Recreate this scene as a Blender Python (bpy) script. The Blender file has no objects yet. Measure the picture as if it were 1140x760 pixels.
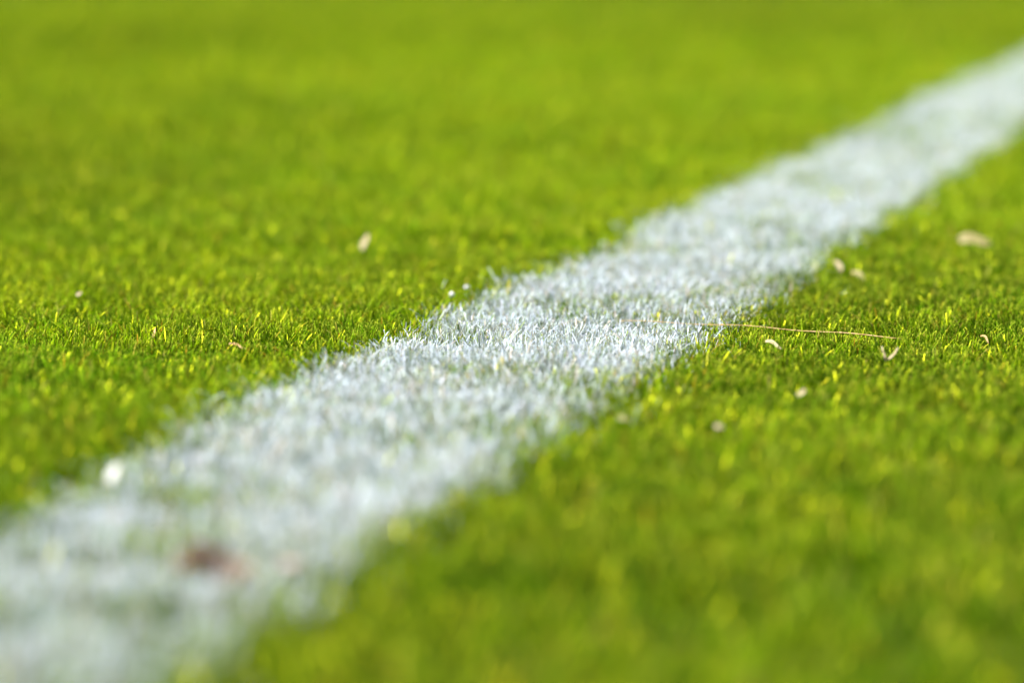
import bpy, bmesh, math
import numpy as np
from mathutils import Vector

# ------------------------------------------------------------------ camera, sky, sun, exposure
SC = bpy.context.scene
COL = SC.collection
F_PX, IW, IH = 4275.0, 1140.0, 760.0          # focal length in photo pixels (135 mm on full frame)
HOR = -116.0                                  # photo row of the horizon
VPX = 1523.0                                  # photo column where the touchline vanishes
TOP = 0.0098                                  # mean height of the mown surface
CAM_H = 0.170 + TOP
PITCH = math.atan((IH / 2 - HOR) / F_PX)

cam_d = bpy.data.cameras.new('camera')
cam = bpy.data.objects.new('camera', cam_d)
COL.objects.link(cam)
cam_d.sensor_width = 36.0
cam_d.lens = F_PX / IW * 36.0
cam_d.clip_start, cam_d.clip_end = 0.02, 400.0
cam.location = (0, 0, CAM_H)
cam.rotation_euler = (math.pi / 2 - PITCH, 0, 0)
cam_d.dof.use_dof = True
cam_d.dof.aperture_fstop = 6.8
cam_d.dof.aperture_blades = 0
SC.camera = cam


def at(px, py, z=TOP):
    """world point on the level z under a photo pixel"""
    c, s = math.cos(PITCH), math.sin(PITCH)
    u, v = (px - IW / 2) / F_PX, (IH / 2 - py) / F_PX
    d = Vector((u, c + v * s, -s + v * c))
    return Vector((0, 0, CAM_H)) + d * ((z - CAM_H) / d.z)


def depth(p):
    return p.y * math.cos(PITCH) - (p.z - CAM_H) * math.sin(PITCH)


cam_d.dof.focus_distance = depth(at(570, 374))

SUN_EL, SUN_AZ = 52.0, -108.0                  # azimuth from +Y (ahead of the camera) towards +X
EXPOSURE = 1.52
w = bpy.data.worlds.new('World')
SC.world = w
w.use_nodes = True
nt = w.node_tree
nt.nodes.clear()
sky = nt.nodes.new('ShaderNodeTexSky')
sky.sky_type = 'NISHITA'
sky.sun_disc = False
sky.sun_elevation = math.radians(SUN_EL)
sky.sun_rotation = math.radians(SUN_AZ)
bg = nt.nodes.new('ShaderNodeBackground')
bg.inputs['Strength'].default_value = 0.055
wo = nt.nodes.new('ShaderNodeOutputWorld')
nt.links.new(sky.outputs[0], bg.inputs[0])
nt.links.new(bg.outputs[0], wo.inputs[0])

sun_d = bpy.data.lights.new('sun', 'SUN')
sun_d.energy = 5.0
sun_d.angle = math.radians(0.5)
sun_d.color = (1.0, 0.95, 0.86)
sun = bpy.data.objects.new('sun', sun_d)
COL.objects.link(sun)
sd = Vector((math.sin(math.radians(SUN_AZ)) * math.cos(math.radians(SUN_EL)),
             math.cos(math.radians(SUN_AZ)) * math.cos(math.radians(SUN_EL)),
             math.sin(math.radians(SUN_EL))))
sun.rotation_euler = sd.to_track_quat('Z', 'Y').to_euler()
sun.location = sd * 20

vs = SC.view_settings
vs.view_transform = 'Standard'
vs.look = 'None'
vs.exposure = EXPOSURE
vs.gamma = 1.0
vs.use_curve_mapping = False
SC.render.engine = 'CYCLES'
cy = SC.cycles
cy.max_bounces = 7
cy.diffuse_bounces = 3
cy.glossy_bounces = 2
cy.transmission_bounces = 4
cy.use_denoising = True
cy.sample_clamp_indirect = 6.0

# ------------------------------------------------------------------ noise helpers
rng = np.random.default_rng(11)


def vnoise(x, y, seed=0):
    """smooth value noise in -1..1"""
    xi, yi = np.floor(x).astype(np.int64), np.floor(y).astype(np.int64)
    fx, fy = x - xi, y - yi
    fx, fy = fx * fx * (3 - 2 * fx), fy * fy * (3 - 2 * fy)

    def h(a, b):
        n = (a * 374761393 + b * 668265263 + seed * 974634777) & 0xFFFFFFFF
        n = ((n ^ (n >> 13)) * 1274126177) & 0xFFFFFFFF
        return ((n ^ (n >> 16)) & 0xFFFF) / 32767.5 - 1.0
    a, b, c, d = h(xi, yi), h(xi + 1, yi), h(xi, yi + 1), h(xi + 1, yi + 1)
    return (a * (1 - fx) + b * fx) * (1 - fy) + (c * (1 - fx) + d * fx) * fy


def fbm(x, y, size, seed=0, octaves=3):
    r, amp, tot = 0.0, 1.0, 0.0
    for k in range(octaves):
        r = r + amp * vnoise(x / size * 2 ** k + 17.3 * k, y / size * 2 ** k - 9.1 * k, seed + k)
        tot += amp
        amp *= 0.5
    return r / tot


def ground_z(x, y):
    return 0.0035 * vnoise(x / 0.55, y / 0.55, 5) + 0.0015 * vnoise(x / 0.14, y / 0.14, 6)


# the touchline: centre line through the two photo edges, VP gives its direction
LDIR = Vector(((VPX - IW / 2) / F_PX, 1 / math.cos(PITCH), 0)).normalized()
LNRM = Vector((LDIR.y, -LDIR.x, 0))           # towards the camera's right
EDGE_L = LNRM.dot(at(455, 366))
EDGE_R = LNRM.dot(at(803, 366))


def across(x, y):
    return x * LNRM.x + y * LNRM.y


def along(x, y):
    return x * LDIR.x + y * LDIR.y


# ------------------------------------------------------------------ materials
def mat_blade(name, trans, rough, spec, tint):
    m = bpy.data.materials.new(name)
    m.use_nodes = True
    t = m.node_tree
    t.nodes.clear()
    out = t.nodes.new('ShaderNodeOutputMaterial')
    at_ = t.nodes.new('ShaderNodeAttribute')
    at_.attribute_name = 'tint'
    # fine fibre streaks and blotches inside each blade
    geo = t.nodes.new('ShaderNodeTexCoord')
    no = t.nodes.new('ShaderNodeTexNoise')
    no.inputs['Scale'].default_value = 900.0
    no.inputs['Detail'].default_value = 2.0
    t.links.new(geo.outputs['Object'], no.inputs['Vector'])
    mr = t.nodes.new('ShaderNodeMapRange')
    mr.inputs['From Min'].default_value = 0.25
    mr.inputs['From Max'].default_value = 0.75
    mr.inputs['To Min'].default_value = 0.78
    mr.inputs['To Max'].default_value = 1.2
    t.links.new(no.outputs['Fac'], mr.inputs['Value'])
    mul = t.nodes.new('ShaderNodeVectorMath')
    mul.operation = 'SCALE'
    t.links.new(at_.outputs['Color'], mul.inputs[0])
    t.links.new(mr.outputs[0], mul.inputs['Scale'])
    df = t.nodes.new('ShaderNodeBsdfDiffuse')
    df.inputs['Roughness'].default_value = 0.3
    t.links.new(mul.outputs[0], df.inputs['Color'])
    gl = t.nodes.new('ShaderNodeBsdfGlossy')
    gl.inputs['Roughness'].default_value = rough
    gl.inputs['Color'].default_value = tint
    p = t.nodes.new('ShaderNodeMixShader')
    p.inputs[0].default_value = spec
    t.links.new(df.outputs[0], p.inputs[1])
    t.links.new(gl.outputs[0], p.inputs[2])
    tr = t.nodes.new('ShaderNodeBsdfTranslucent')
    tm = t.nodes.new('ShaderNodeVectorMath')
    tm.operation = 'MULTIPLY'
    tm.inputs[1].default_value = (1.6, 1.4, 0.5)
    t.links.new(mul.outputs[0], tm.inputs[0])
    t.links.new(tm.outputs[0], tr.inputs['Color'])
    mix = t.nodes.new('ShaderNodeMixShader')
    mix.inputs[0].default_value = trans
    t.links.new(p.outputs[0], mix.inputs[1])
    t.links.new(tr.outputs[0], mix.inputs[2])
    t.links.new(mix.outputs[0], out.inputs['Surface'])
    return m


M_GRASS = mat_blade('grass_blades', 0.14, 0.36, 0.05, (1.0, 1.0, 0.03, 1))
M_PAINT = mat_blade('painted_blades', 0.15, 0.5, 0.02, (1, 1, 1, 1))


def mat_dry(name, c1, c2, scale, rough=0.6, trans=0.15):
    m = bpy.data.materials.new(name)
    m.use_nodes = True
    t = m.node_tree
    p = t.nodes['Principled BSDF']
    tc = t.nodes.new('ShaderNodeTexCoord')
    n = t.nodes.new('ShaderNodeTexNoise')
    n.inputs['Scale'].default_value = scale
    n.inputs['Detail'].default_value = 4.0
    r = t.nodes.new('ShaderNodeValToRGB')
    r.color_ramp.elements[0].position, r.color_ramp.elements[1].position = 0.35, 0.68
    r.color_ramp.elements[0].color = (*c1, 1)
    r.color_ramp.elements[1].color = (*c2, 1)
    t.links.new(tc.outputs['Object'], n.inputs['Vector'])
    t.links.new(n.outputs['Fac'], r.inputs[0])
    t.links.new(r.outputs[0], p.inputs['Base Color'])
    p.inputs['Roughness'].default_value = rough
    if trans:
        tr = t.nodes.new('ShaderNodeBsdfTranslucent')
        mx = t.nodes.new('ShaderNodeMixShader')
        mx.inputs[0].default_value = trans
        t.links.new(r.outputs[0], tr.inputs['Color'])
        t.links.new(p.outputs[0], mx.inputs[1])
        t.links.new(tr.outputs[0], mx.inputs[2])
        t.links.new(mx.outputs[0], t.nodes['Material Output'].inputs['Surface'])
    return m


M_STRAW = mat_dry('dry_straw', (0.34, 0.19, 0.05), (0.58, 0.40, 0.17), 260)
M_PALE = mat_dry('bleached_clipping', (0.30, 0.23, 0.11), (0.56, 0.48, 0.31), 420)
M_WHITE = mat_dry('paint_flake', (0.62, 0.64, 0.64), (0.76, 0.77, 0.76), 400, 0.45)
M_DULL = mat_dry('dull_straw', (0.17, 0.14, 0.045), (0.34, 0.30, 0.12), 420)
M_LEAF = mat_dry('withered_leaf', (0.085, 0.058, 0.038), (0.21, 0.145, 0.105), 140, 0.65)
M_CLAY = mat_dry('pinkish_crumb', (0.26, 0.19, 0.14), (0.46, 0.36, 0.30), 200, 0.8, 0.0)


def mat_soil():
    m = bpy.data.materials.new('soil_and_thatch')
    m.use_nodes = True
    t = m.node_tree
    p = t.nodes['Principled BSDF']
    p.inputs['Roughness'].default_value = 0.9
    tc = t.nodes.new('ShaderNodeTexCoord')
    n1 = t.nodes.new('ShaderNodeTexNoise')
    n1.inputs['Scale'].default_value = 120
    n1.inputs['Detail'].default_value = 5
    r1 = t.nodes.new('ShaderNodeValToRGB')
    r1.color_ramp.elements[0].position, r1.color_ramp.elements[1].position = 0.35, 0.7
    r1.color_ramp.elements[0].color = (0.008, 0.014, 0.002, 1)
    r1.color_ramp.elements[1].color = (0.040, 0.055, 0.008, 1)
    t.links.new(tc.outputs['Object'], n1.inputs['Vector'])
    t.links.new(n1.outputs['Fac'], r1.inputs[0])
    # the paint that ran down between the blades of the line
    dt = t.nodes.new('ShaderNodeVectorMath')
    dt.operation = 'DOT_PRODUCT'
    dt.inputs[1].default_value = LNRM
    t.links.new(tc.outputs['Object'], dt.inputs[0])
    half, mid = (EDGE_R - EDGE_L) / 2, (EDGE_R + EDGE_L) / 2
    sb = t.nodes.new('ShaderNodeMath')
    sb.operation = 'SUBTRACT'
    sb.inputs[1].default_value = mid
    t.links.new(dt.outputs['Value'], sb.inputs[0])
    ab = t.nodes.new('ShaderNodeMath')
    ab.operation = 'ABSOLUTE'
    t.links.new(sb.outputs[0], ab.inputs[0])
    n2 = t.nodes.new('ShaderNodeTexNoise')
    n2.inputs['Scale'].default_value = 260
    n2.inputs['Detail'].default_value = 3
    t.links.new(tc.outputs['Object'], n2.inputs['Vector'])
    ma = t.nodes.new('ShaderNodeMath')
    ma.operation = 'MULTIPLY_ADD'
    ma.inputs[1].default_value = 0.03
    t.links.new(n2.outputs['Fac'], ma.inputs[0])
    t.links.new(ab.outputs[0], ma.inputs[2])
    mr = t.nodes.new('ShaderNodeMapRange')
    mr.inputs['From Min'].default_value = half + 0.016
    mr.inputs['From Max'].default_value = half + 0.010
    mr.inputs['To Min'].default_value = 0.0
    mr.inputs['To Max'].default_value = 0.75
    t.links.new(ma.outputs[0], mr.inputs['Value'])
    mx = t.nodes.new('ShaderNodeMix')
    mx.data_type = 'RGBA'
    mx.inputs['B'].default_value if False else None
    t.links.new(mr.outputs[0], mx.inputs[0])
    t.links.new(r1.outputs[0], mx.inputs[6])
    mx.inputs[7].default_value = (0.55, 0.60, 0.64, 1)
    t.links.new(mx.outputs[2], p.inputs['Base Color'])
    bp = t.nodes.new('ShaderNodeBump')
    bp.inputs['Strength'].default_value = 0.6
    bp.inputs['Distance'].default_value = 0.003
    t.links.new(n1.outputs['Fac'], bp.inputs['Height'])
    t.links.new(bp.outputs[0], p.inputs['Normal'])
    return m


# ------------------------------------------------------------------ the ground: one sheet to the horizon
def grid_axis(lo, hi, step, far):
    inner = np.arange(lo, hi + step / 2, step)
    out = []
    s, v = step * 2, hi
    while v < far:
        v += s
        s *= 1.6
        out.append(v)
    neg = []
    s, v = step * 2, lo
    while v > -far:
        v -= s
        s *= 1.6
        neg.append(v)
    return np.concatenate([np.array(neg[::-1]), inner, np.array(out)])


gx, gy = grid_axis(-2.0, 2.0, 0.05, 150), grid_axis(-0.5, 8.0, 0.05, 150)
X, Y = np.meshgrid(gx, gy)
Z = ground_z(X, Y)
nx, ny = len(gx), len(gy)
v = np.stack([X.ravel(), Y.ravel(), Z.ravel()], 1)
i = np.arange(nx * ny).reshape(ny, nx)
f = np.stack([i[:-1, :-1].ravel(), i[:-1, 1:].ravel(), i[1:, 1:].ravel(), i[1:, :-1].ravel()], 1)
me = bpy.data.meshes.new('ground')
me.from_pydata(v.tolist(), [], f.tolist())
me.polygons.foreach_set('use_smooth', np.ones(len(me.polygons), dtype=bool))
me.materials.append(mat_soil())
go = bpy.data.objects.new('ground', me)
COL.objects.link(go)
go['kind'] = 'structure'
go['label'] = 'dark soil and thatch under the mown turf'

# ------------------------------------------------------------------ turf
ROWS = np.array([0.0, 0.38, 0.70, 0.91, 1.0])


def blades_mesh(name, mat, P):
    """P: dict of per blade arrays x y z az lean curl length width twist, prof (n,5), tint (n,5,3)"""
    n = len(P['x'])
    R = len(ROWS)
    K = 10                                            # integrate the bent centre line
    ts = np.linspace(0, 1, K + 1)
    ang = P['lean'][:, None] + P['curl'][:, None] * (ts[None, :-1] + 0.5 / K) ** 1.4
    hx = np.concatenate([np.zeros((n, 1)), np.cumsum(np.sin(ang), 1)], 1) / K
    hz = np.concatenate([np.zeros((n, 1)), np.cumsum(np.cos(ang), 1)], 1) / K
    idx = ROWS * K
    i0 = np.minimum(np.floor(idx).astype(int), K - 1)
    fr = idx - i0
    cx = hx[:, i0] * (1 - fr) + hx[:, i0 + 1] * fr
    cz = hz[:, i0] * (1 - fr) + hz[:, i0 + 1] * fr
    cx *= P['length'][:, None]
    cz *= P['length'][:, None]
    ca, sa = np.cos(P['az'])[:, None], np.sin(P['az'])[:, None]
    tw = P['az'][:, None] + math.pi / 2 + P['twist'][:, None] * ROWS[None, :]
    hw = 0.5 * P['width'][:, None] * P['prof']
    ox, oy = np.cos(tw) * hw, np.sin(tw) * hw
    px = P['x'][:, None] + cx * ca
    py = P['y'][:, None] + cx * sa
    pz = P['z'][:, None] + cz
    V = np.empty((n, R, 2, 3), dtype=np.float32)
    V[:, :, 0, 0], V[:, :, 0, 1], V[:, :, 0, 2] = px - ox, py - oy, pz
    V[:, :, 1, 0], V[:, :, 1, 1], V[:, :, 1, 2] = px + ox, py + oy, pz
    base = (np.arange(n) * R * 2)[:, None, None]
    q = np.array([[2 * r, 2 * r + 1, 2 * r + 3, 2 * r + 2] for r in range(R - 1)])[None]
    Fc = (base + q).reshape(-1).astype(np.int32)
    nf = n * (R - 1)
    me = bpy.data.meshes.new(name)
    me.vertices.add(n * R * 2)
    me.vertices.foreach_set('co', V.ravel())
    me.loops.add(nf * 4)
    me.loops.foreach_set('vertex_index', Fc)
    me.polygons.add(nf)
    me.polygons.foreach_set('loop_start', np.arange(nf, dtype=np.int32) * 4)
    me.polygons.foreach_set('use_smooth', np.ones(nf, dtype=bool))
    a = me.attributes.new('tint', 'FLOAT_COLOR', 'POINT')
    c = np.ones((n, R, 2, 4), dtype=np.float32)
    c[..., :3] = P['tint'][:, :, None, :]
    a.data.foreach_set('color', c.ravel())
    me.materials.append(mat)
    me.update(calc_edges=True)
    o = bpy.data.objects.new(name, me)
    COL.objects.link(o)
    return o


def scatter(y0, y1, half0, half1, density):
    """roots spread over a trapezoid ahead of the camera"""
    area = (half0 + half1) * (y1 - y0)
    n = int(area * density)
    y = rng.uniform(0, 1, n)
    y = y0 + (y1 - y0) * y
    hmax = max(half0, half1)
    x = rng.uniform(-hmax, hmax, n)
    k = np.abs(x) < half0 + (half1 - half0) * (y - y0) / (y1 - y0)
    return x[k], y[k]


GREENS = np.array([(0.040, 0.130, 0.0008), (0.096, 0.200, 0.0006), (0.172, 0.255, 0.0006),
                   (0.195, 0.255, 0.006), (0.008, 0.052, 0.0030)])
DEADS = np.array([(0.30, 0.22, 0.045), (0.27, 0.17, 0.02), (0.36, 0.29, 0.085), (0.30, 0.15, 0.012)])


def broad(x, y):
    """turf tone noise carrying painted far sheen and corner darkening, in -1..1"""
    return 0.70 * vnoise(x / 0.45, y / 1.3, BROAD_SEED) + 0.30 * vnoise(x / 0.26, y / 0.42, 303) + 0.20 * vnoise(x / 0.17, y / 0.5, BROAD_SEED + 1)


BROAD_SEED = 1136  # seed picked to colour in the far sheen and the vignette at the corners


def grow(x, y, wmul, lmul=1.0):
    n = len(x)
    # tufts: pull the roots a little towards shared centres so gaps open between them
    cell = 0.0030 * max(1.0, wmul * 0.7)
    gxi, gyi = np.floor(x / cell), np.floor(y / cell)
    cxn = (gxi + 0.5 + 0.45 * vnoise(gxi * 1.0 + 0.37, gyi * 1.0 + 0.61, 31)) * cell
    cyn = (gyi + 0.5 + 0.45 * vnoise(gxi * 1.0 + 0.11, gyi * 1.0 + 0.83, 32)) * cell
    pull = rng.uniform(0.1, 0.75, n)
    x, y = x + (cxn - x) * pull, y + (cyn - y) * pull
    keep = rng.uniform(0, 1, n) < np.clip(0.66 + 1.8 * fbm(x, y, 0.009, 41, 2), 0.04, 1)
    x, y, cxn, cyn = x[keep], y[keep], cxn[keep], cyn[keep]
    n = len(x)
    z = ground_z(x, y)
    az = np.arctan2(y - cyn, x - cxn) + rng.normal(0, 1.1, n)
    lean = np.abs(rng.normal(0.20, 0.26, n))
    curl = rng.normal(0.30, 0.55, n)
    hgt = TOP * (1 + 0.16 * fbm(x, y, 0.10, 51, 2) + 0.20 * vnoise(x / 0.0055, y / 0.0055, 55)) * rng.normal(1.0, 0.12, n)
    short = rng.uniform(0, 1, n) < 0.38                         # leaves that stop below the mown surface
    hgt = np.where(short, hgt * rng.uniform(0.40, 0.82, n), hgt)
    tall = rng.uniform(0, 1, n) < 0.015
    hgt = np.where(tall, hgt * rng.uniform(1.05, 1.2, n), hgt)
    length = np.clip(hgt / np.maximum(np.cos(np.clip(lean + curl * 0.45, -1.2, 1.2)), 0.45), 0.0025, 0.020) * lmul
    width = rng.uniform(0.00023, 0.00050, n) * wmul
    twist = rng.normal(0, 0.9, n)
    prof = np.empty((n, 5))
    cut = rng.uniform(0, 1, n) < 0.72                           # mown square, or a whole pointed tip
    prof[:] = (0.75, 1.0, 0.95, 0.85, 0.72)
    prof[~cut] = (0.8, 1.0, 0.75, 0.35, 0.06)
    # colour
    k = rng.integers(0, 1000, n)
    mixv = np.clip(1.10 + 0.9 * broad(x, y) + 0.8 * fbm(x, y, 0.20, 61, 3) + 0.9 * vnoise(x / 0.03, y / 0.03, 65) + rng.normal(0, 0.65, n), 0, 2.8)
    lo = np.floor(np.minimum(mixv, 2.999)).astype(int)
    fr = (mixv - lo)[:, None]
    c = GREENS[lo] * (1 - fr) + GREENS[np.minimum(lo + 1, 3)] * fr
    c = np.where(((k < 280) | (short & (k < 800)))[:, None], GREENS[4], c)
    dead = (k >= 955) | ((k >= 900) & short)
    c = np.where(dead[:, None], DEADS[rng.integers(0, 4, n)], c)
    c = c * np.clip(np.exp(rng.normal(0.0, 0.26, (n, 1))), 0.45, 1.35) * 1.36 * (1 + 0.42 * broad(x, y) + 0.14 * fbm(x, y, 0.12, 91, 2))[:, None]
    c = c * np.minimum(1.0, 0.31 / np.maximum(c.max(1), 1e-6))[:, None]     # no leaf is paler than this
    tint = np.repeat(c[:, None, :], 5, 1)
    sheath = np.array((0.10, 0.11, 0.01))
    tint[:, 0] = c * 0.5 + sheath * 0.5
    pale = np.array((0.48, 0.53, 0.05))
    s = np.where(cut, rng.uniform(0.15, 1.0, n), 0.05)[:, None]
    tint[:, 4] = tint[:, 4] * (1 - s) + pale * s
    tint[:, 3] = tint[:, 3] * (1 - 0.25 * s) + pale * 0.25 * s
    return dict(short=short, x=x, y=y, z=z, az=az, lean=lean, curl=curl, length=length, width=width, twist=twist, prof=prof, tint=tint)


def joined(parts):
    return {k: np.concatenate([p[k] for p in parts]) for k in parts[0]}


def pick(P, m):
    return {k: a[m] for k, a in P.items()}


hw_ = IW / 2 / F_PX
zones = []
#        y0    y1    half widths at both ends   blades/m2  width
for (y0, y1, dens, wm, mar) in ((0.62, 0.95, 900000, 1.25, 1.45), (0.95, 1.25, 1400000, 1.05, 1.4), (1.25, 1.85, 1750000, 1.0, 1.33),
                                (1.85, 2.5, 850000, 1.4, 1.33), (2.5, 3.6, 380000, 2.0, 1.3), (3.6, 6.8, 150000, 3.0, 1.3)):
    zones.append(grow(*scatter(y0, y1, hw_ * y0 * mar + 0.03, hw_ * y1 * mar + 0.03, dens), wm))
# the wider lawn round that wedge, coarser
for (y0, y1, half, dens, wm) in ((0.0, 3.0, 1.2, 22000, 4.6), (3.0, 10.0, 2.6, 9000, 6.5)):
    x, y = scatter(y0, y1, half, half, dens)
    m = np.abs(x) > hw_ * y * 1.30 + 0.03
    m |= y < 0.62
    m |= y > 6.8
    zones.append(grow(x[m], y[m], wm, 1.05))
T = joined(zones)

WORN_BAND = along(at(810, 274).x, at(810, 274).y)
# which blades took the paint: a ragged edged band, thin and worn in patches
s_ = across(T['x'], T['y'])
l_ = along(T['x'], T['y'])
n = len(s_)
edge = 0.0065 * fbm(l_, s_ * 0.5, 0.09, 1179, 3) + 0.0045 * vnoise(T['x'] / 0.011, T['y'] / 0.011, 75)
ins = np.minimum(s_ - EDGE_L, EDGE_R - s_) + edge - 0.0028
worn = 0.87 - 0.30 * np.exp(-((l_ - WORN_BAND) / 0.045) ** 2) - 0.07 * np.exp(-((l_ - 0.98) / 0.16) ** 2) + 0.80 * fbm(T['x'], T['y'], 0.030, 81, 3) + 0.34 * vnoise(l_ / 0.10, s_ / 0.05, 85)
prob = np.clip((ins + 0.0050) / 0.015, 0, 1) * np.clip(np.where(T['short'], worn - 0.16, worn + 0.07), 0.10, 0.93)
prob = np.maximum(prob, np.where(ins > -0.03, 0.05 * np.exp(np.minimum(ins, 0) / 0.007), 0))
painted = rng.uniform(0, 1, n) < prob

Pn = pick(T, painted)
m = len(Pn['x'])
wh = np.array((0.53, 0.595, 0.72)) * rng.uniform(0.72, 1.1, (m, 1)) + rng.normal(0, 0.012, (m, 3))
warm = rng.uniform(0, 1, m) < 0.07
wh = np.where(warm[:, None], np.array((0.64, 0.55, 0.50)) * rng.uniform(0.85, 1.05, (m, 1)), wh)
# sprayed from above: tops take it, the foot of the blade stays green
cov = np.clip(rng.uniform(0.35, 1.15, m)[:, None] + (ROWS[None, :] - 0.65) * rng.uniform(0.2, 1.3, m)[:, None], 0.0, 1.0)
cov[:, 4] = np.maximum(cov[:, 4], 0.5)
Pn['tint'] = Pn['tint'] * (1 - cov[..., None]) + np.clip(wh, 0, 0.85)[:, None, :] * cov[..., None]
Pn['width'] = Pn['width'] * 1.12
line = blades_mesh('painted_line', M_PAINT, Pn)
line['kind'] = 'stuff'
line['label'] = 'white painted touchline of chalky grass blades crossing the green turf'
line['category'] = 'painted line'

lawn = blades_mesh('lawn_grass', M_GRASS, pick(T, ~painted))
lawn['kind'] = 'stuff'
lawn['label'] = 'short mown bright green turf on both sides of the white line'
lawn['category'] = 'grass'
print('blades', n, 'painted', m)


# ------------------------------------------------------------------ small things lying on the turf
def tag(o, label, cat, group=None):
    o['label'] = label
    o['category'] = cat
    if group:
        o['group'] = group
    return o


def link(name, bm, mat, parent=None, loc=None):
    me = bpy.data.meshes.new(name)
    bmesh.ops.recalc_face_normals(bm, faces=bm.faces)
    bm.to_mesh(me)
    bm.free()
    for p in me.polygons:
        p.use_smooth = True
    me.materials.append(mat)
    o = bpy.data.objects.new(name, me)
    COL.objects.link(o)
    if parent:
        o.parent = parent
    if loc is not None:
        o.location = loc
    return o


def tube(bm, pts, rads, seg=8, flat=1.0):
    pts = [Vector(p) for p in pts]
    rings = []
    for i, p in enumerate(pts):
        d = (pts[min(i + 1, len(pts) - 1)] - pts[max(i - 1, 0)]).normalized()
        a = d.cross(Vector((0, 0, 1)))
        if a.length < 1e-3:
            a = Vector((1, 0, 0))
        a.normalize()
        b = a.cross(d)
        rings.append([bm.verts.new(p + (a * math.cos(2 * math.pi * k / seg) + b * math.sin(2 * math.pi * k / seg) * flat) * rads[i]) for k in range(seg)])
    for r0, r1 in zip(rings, rings[1:]):
        for k in range(seg):
            bm.faces.new((r0[k], r0[(k + 1) % seg], r1[(k + 1) % seg], r1[k]))
    bm.faces.new(rings[0])
    bm.faces.new(rings[-1][::-1])


def ribbon(bm, pts, widths, up, thick=0.00025, cup=0.25):
    """a cupped strip of dry leaf with thickness along pts; up is the direction its face looks"""
    pts = [Vector(p) for p in pts]
    rows = []
    for i, p in enumerate(pts):
        d = (pts[min(i + 1, len(pts) - 1)] - pts[max(i - 1, 0)]).normalized()
        s = d.cross(Vector(up)).normalized()
        nrm = s.cross(d).normalized()
        top = [p + s * (t * widths[i] / 2) + nrm * (cup * widths[i] * (t * t - 0.4)) for t in (-1, -0.5, 0, 0.5, 1)]
        ring = top + [q - nrm * thick for q in top[::-1]]
        rows.append([bm.verts.new(q) for q in ring])
    k = len(rows[0])
    for r0, r1 in zip(rows, rows[1:]):
        for j in range(k):
            bm.faces.new((r0[j], r0[(j + 1) % k], r1[(j + 1) % k], r1[j]))
    bm.faces.new(rows[0])
    bm.faces.new(rows[-1][::-1])


def rel(pts, o):
    return [Vector(p) - o for p in pts]


# the long straw caught across the blade tips
Zs = TOP - 0.0004
a, b = at(690, 357, Zs), at(1002, 376, Zs)
pts = []
for k in range(25):
    t = k / 24
    p = a.lerp(b, t)
    p.z += 0.0008 * math.sin(t * 3.1) + 0.0003 * math.sin(t * 17)
    p.y += 0.0012 * math.sin(t * 5.0)
    pts.append(p)
bm = bmesh.new()
tube(bm, rel(pts, a), [0.00012 + 0.00010 * (k / 24) for k in range(25)])
straw = link('dry_straw', bm, M_STRAW, loc=a)
tag(straw, 'long thin tan straw lying across the right edge of the white line', 'straw')
for t in (0.36, 0.78):
    q = a.lerp(b, t)
    kk = int(round(t * 24))
    bm = bmesh.new()
    d = (pts[kk + 1] - pts[kk - 1]).normalized()
    tube(bm, [-d * 0.0013, -d * 0.0005, d * 0.0005, d * 0.0013], [0.00022, 0.00034, 0.00034, 0.00022])
    link('node', bm, M_STRAW, straw, pts[kk] - a)

# the forked scrap
o_ = at(986, 401, TOP + 0.001)
mm = 0.001
bm = bmesh.new()
ribbon(bm, [(0, 0, 0), (-0.3 * mm, 0.2 * mm, 1.6 * mm), (-0.9 * mm, 0.6 * mm, 3.2 * mm), (-1.4 * mm, 0.5 * mm, 5.0 * mm)],
       [0.8 * mm, 0.9 * mm, 0.7 * mm, 0.45 * mm], (-0.8, -0.7, 0.4))
ribbon(bm, [(-0.2 * mm, 0.3 * mm, 0.1 * mm), (1.6 * mm, 0.5 * mm, 0.8 * mm), (3.2 * mm, 0.7 * mm, 2.3 * mm), (4.6 * mm, 1.0 * mm, 4.6 * mm)],
       [0.7 * mm, 0.95 * mm, 0.9 * mm, 0.5 * mm], (-0.7, -0.7, 0.6))
tag(link('forked_clipping', bm, M_PALE, loc=o_), 'pale V-shaped dry clipping standing in the grass below the straw\'s right end', 'grass clipping')


def clipping(px, py, size_px, ang, tilt, wid_px, label, mat=M_PALE, name='grass_clipping', cat='grass clipping', lift=0.0, curl=0.35, group='dry clippings scattered on the turf'):
    """a curled dry leaf scrap: ang = direction in the picture's horizontal plane, tilt = how steeply it stands"""
    o = at(px, py, TOP + lift + 0.0003)
    s = depth(o) / F_PX
    L, W = size_px * s, wid_px * s
    d = Vector((math.cos(ang) * math.cos(tilt), math.sin(ang) * math.cos(tilt), math.sin(tilt)))
    up = Vector((0, -0.75, 0.66)) if abs(d.z) < 0.8 else Vector((-0.75, -0.66, 0.15))
    side = d.cross(up).normalized()
    nn = side.cross(d).normalized()
    ptsl = []
    for k in range(9):
        t = k / 8 - 0.5
        ptsl.append(d * (t * L) + nn * (curl * L * (0.22 - t * t)) + side * (0.10 * L * math.sin(t * 5 + ang)))
    ws = [W * q for q in (0.55, 0.85, 1.0, 1.0, 0.95, 0.9, 0.8, 0.6, 0.3)]
    bm = bmesh.new()
    ribbon(bm, ptsl, ws, up)
    return tag(link(name, bm, mat, loc=o), label, cat, group)


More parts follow.
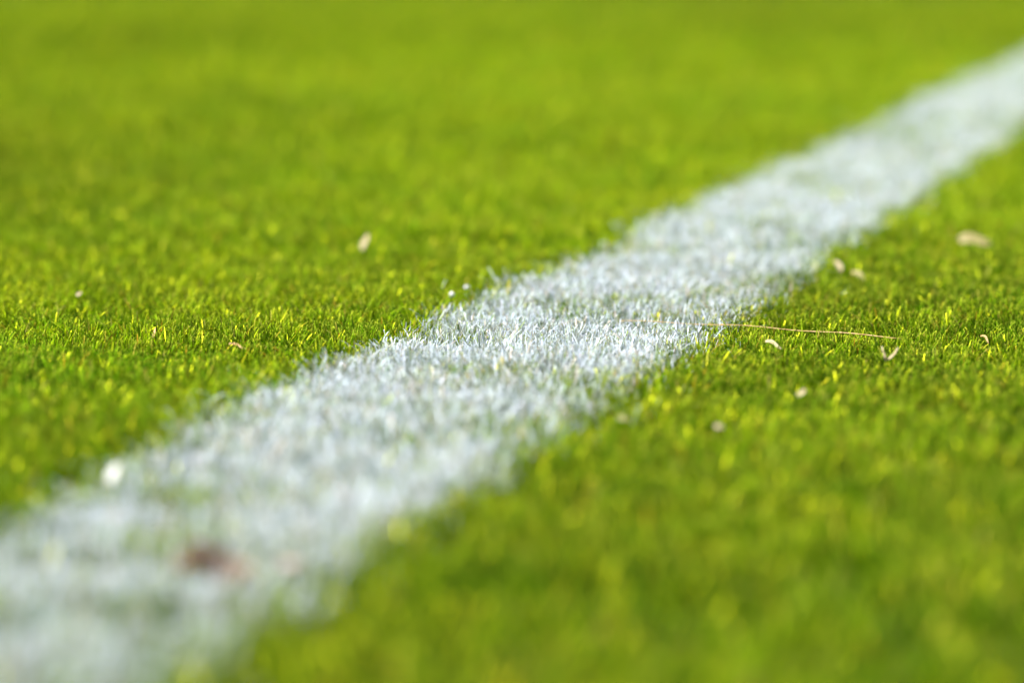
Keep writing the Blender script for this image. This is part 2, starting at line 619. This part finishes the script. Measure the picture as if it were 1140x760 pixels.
clipping(862, 384, 22, -0.3, -0.30, 4.5, 'curled whitish clipping just right of the line, below the straw')
clipping(407, 270, 19, 0.2, 1.35, 8, 'pale upright leaf stub standing alone in blurred green grass left of the line', lift=0.0055)
clipping(127, 528, 24, 0.3, 1.30, 13, 'largest white fleck, standing at the left edge of the line in the foreground', M_WHITE, 'paint_fleck', 'paint fleck', 0.006, group='white flecks beside the line')
clipping(1086, 269, 36, 0.05, 0.05, 13, 'broad flat tan scrap lying far out in the right-hand grass', M_DULL, lift=0.002)
clipping(933, 296, 15, 2.1, 0.9, 6, 'short slanted pale clipping beside the right edge of the line behind the straw', lift=0.001)
clipping(957, 308, 22, -0.6, -0.35, 6, 'dull pale clipping lying right of the short slanted one', M_DULL, lift=-0.002)
clipping(892, 437, 14, 0.9, 0.6, 5.5, 'slanted beige clipping in the blurred grass below the curled whitish one', lift=0.001)
clipping(694, 466, 14, 0.1, 0.15, 7, 'pale grey clipping in the near grass close to the right edge of the line', lift=0.0012)
clipping(801, 475, 10, 0.0, 0.2, 5.5, 'small pinkish clipping in the near grass below the other pale scraps', M_CLAY)
clipping(266, 386, 26, -0.1, -0.12, 3, 'thin tan clipping lying flat in the sharp grass left of the line', M_STRAW)
clipping(172, 371, 13, 1.2, 1.15, 4.5, 'bent straw coloured clipping standing in the sharp grass at far left', M_STRAW)
clipping(88, 327, 7, 0.9, 0.7, 4, 'tiny pale clipping at the far left behind the sharp grass', M_PALE)
clipping(1097, 378, 16, -0.8, -0.5, 2.6, 'thin arched tan clipping at the far right of the sharp grass', M_STRAW, curl=0.8)


def blob(px, py, rx_px, rz_px, label, mat, name, cat, group, lift=0.0, seed=1):
    o = at(px, py, TOP + lift)
    s = depth(o) / F_PX
    bm = bmesh.new()
    bmesh.ops.create_icosphere(bm, subdivisions=3, radius=1.0)
    for v_ in bm.verts:
        c = v_.co
        k = 1 + 0.22 * float(vnoise(np.array([c.x * 1.7 + seed * 7.1]), np.array([c.y * 1.7 + c.z * 1.3]), seed)[0]) \
            + 0.10 * float(vnoise(np.array([c.x * 4 + seed]), np.array([c.z * 4 + c.y * 3]), seed + 9)[0])
        v_.co = Vector((c.x * rx_px * s * k, c.y * rx_px * s * k * 0.8, c.z * rz_px * s * k))
    return tag(link(name, bm, mat, loc=o), label, cat, group)


blob(503, 328, 2.8, 3.2, 'round white paint drop on the grass left of the line', M_WHITE, 'paint_fleck', 'paint fleck', 'white flecks beside the line', 0.002, 2)
blob(520, 320, 3.2, 2.4, 'fainter white paint drop between the round one and the line', M_WHITE, 'paint_fleck', 'paint fleck', 'white flecks beside the line', 0.000, 3)
blob(326, 628, 13, 5, 'pinkish crumb of earth on the white line right of the brown leaf', M_CLAY, 'soil_crumb', 'soil crumb', None, 0.0015, 5)

# the withered leaf on the near part of the line
o_ = at(241, 641, TOP + 0.0022)
s = depth(o_) / F_PX
leaf = bpy.data.objects.new('withered_leaf', None)
COL.objects.link(leaf)
leaf.location = o_
tag(leaf, 'small withered reddish brown leaf curled on the near part of the white line', 'leaf')
bm = bmesh.new()
L = 78 * s
pts, ws = [], []
for k in range(15):
    t = k / 14
    pts.append(Vector((L * (t - 0.5), 0.004 * math.sin(t * 3.0) - 0.002, 0.0022 * math.sin(t * 6.5 + 0.4) + 0.0012)))
    ws.append((0.012 * math.sin(math.pi * min(1, t * 0.94 + 0.04)) ** 0.7 + 0.001) * (1 + 0.16 * math.sin(k * 2.3)))
ribbon(bm, pts, ws, (0, -0.55, 0.84), 0.0003, 0.34)
link('blade', bm, M_LEAF, leaf)
bm = bmesh.new()
tube(bm, [p + Vector((0, -0.0002, 0.0003)) for p in pts], [0.00035 * (1.1 - k / 16) for k in range(15)], 6)
link('midrib', bm, M_STRAW, leaf)
bm = bmesh.new()
tube(bm, [pts[0], pts[0] + Vector((-0.002, -0.0005, 0.0006)), pts[0] + Vector((-0.0045, 0.0004, 0.0002))], [0.0005, 0.0004, 0.0004], 6)
link('stalk', bm, M_LEAF, leaf)
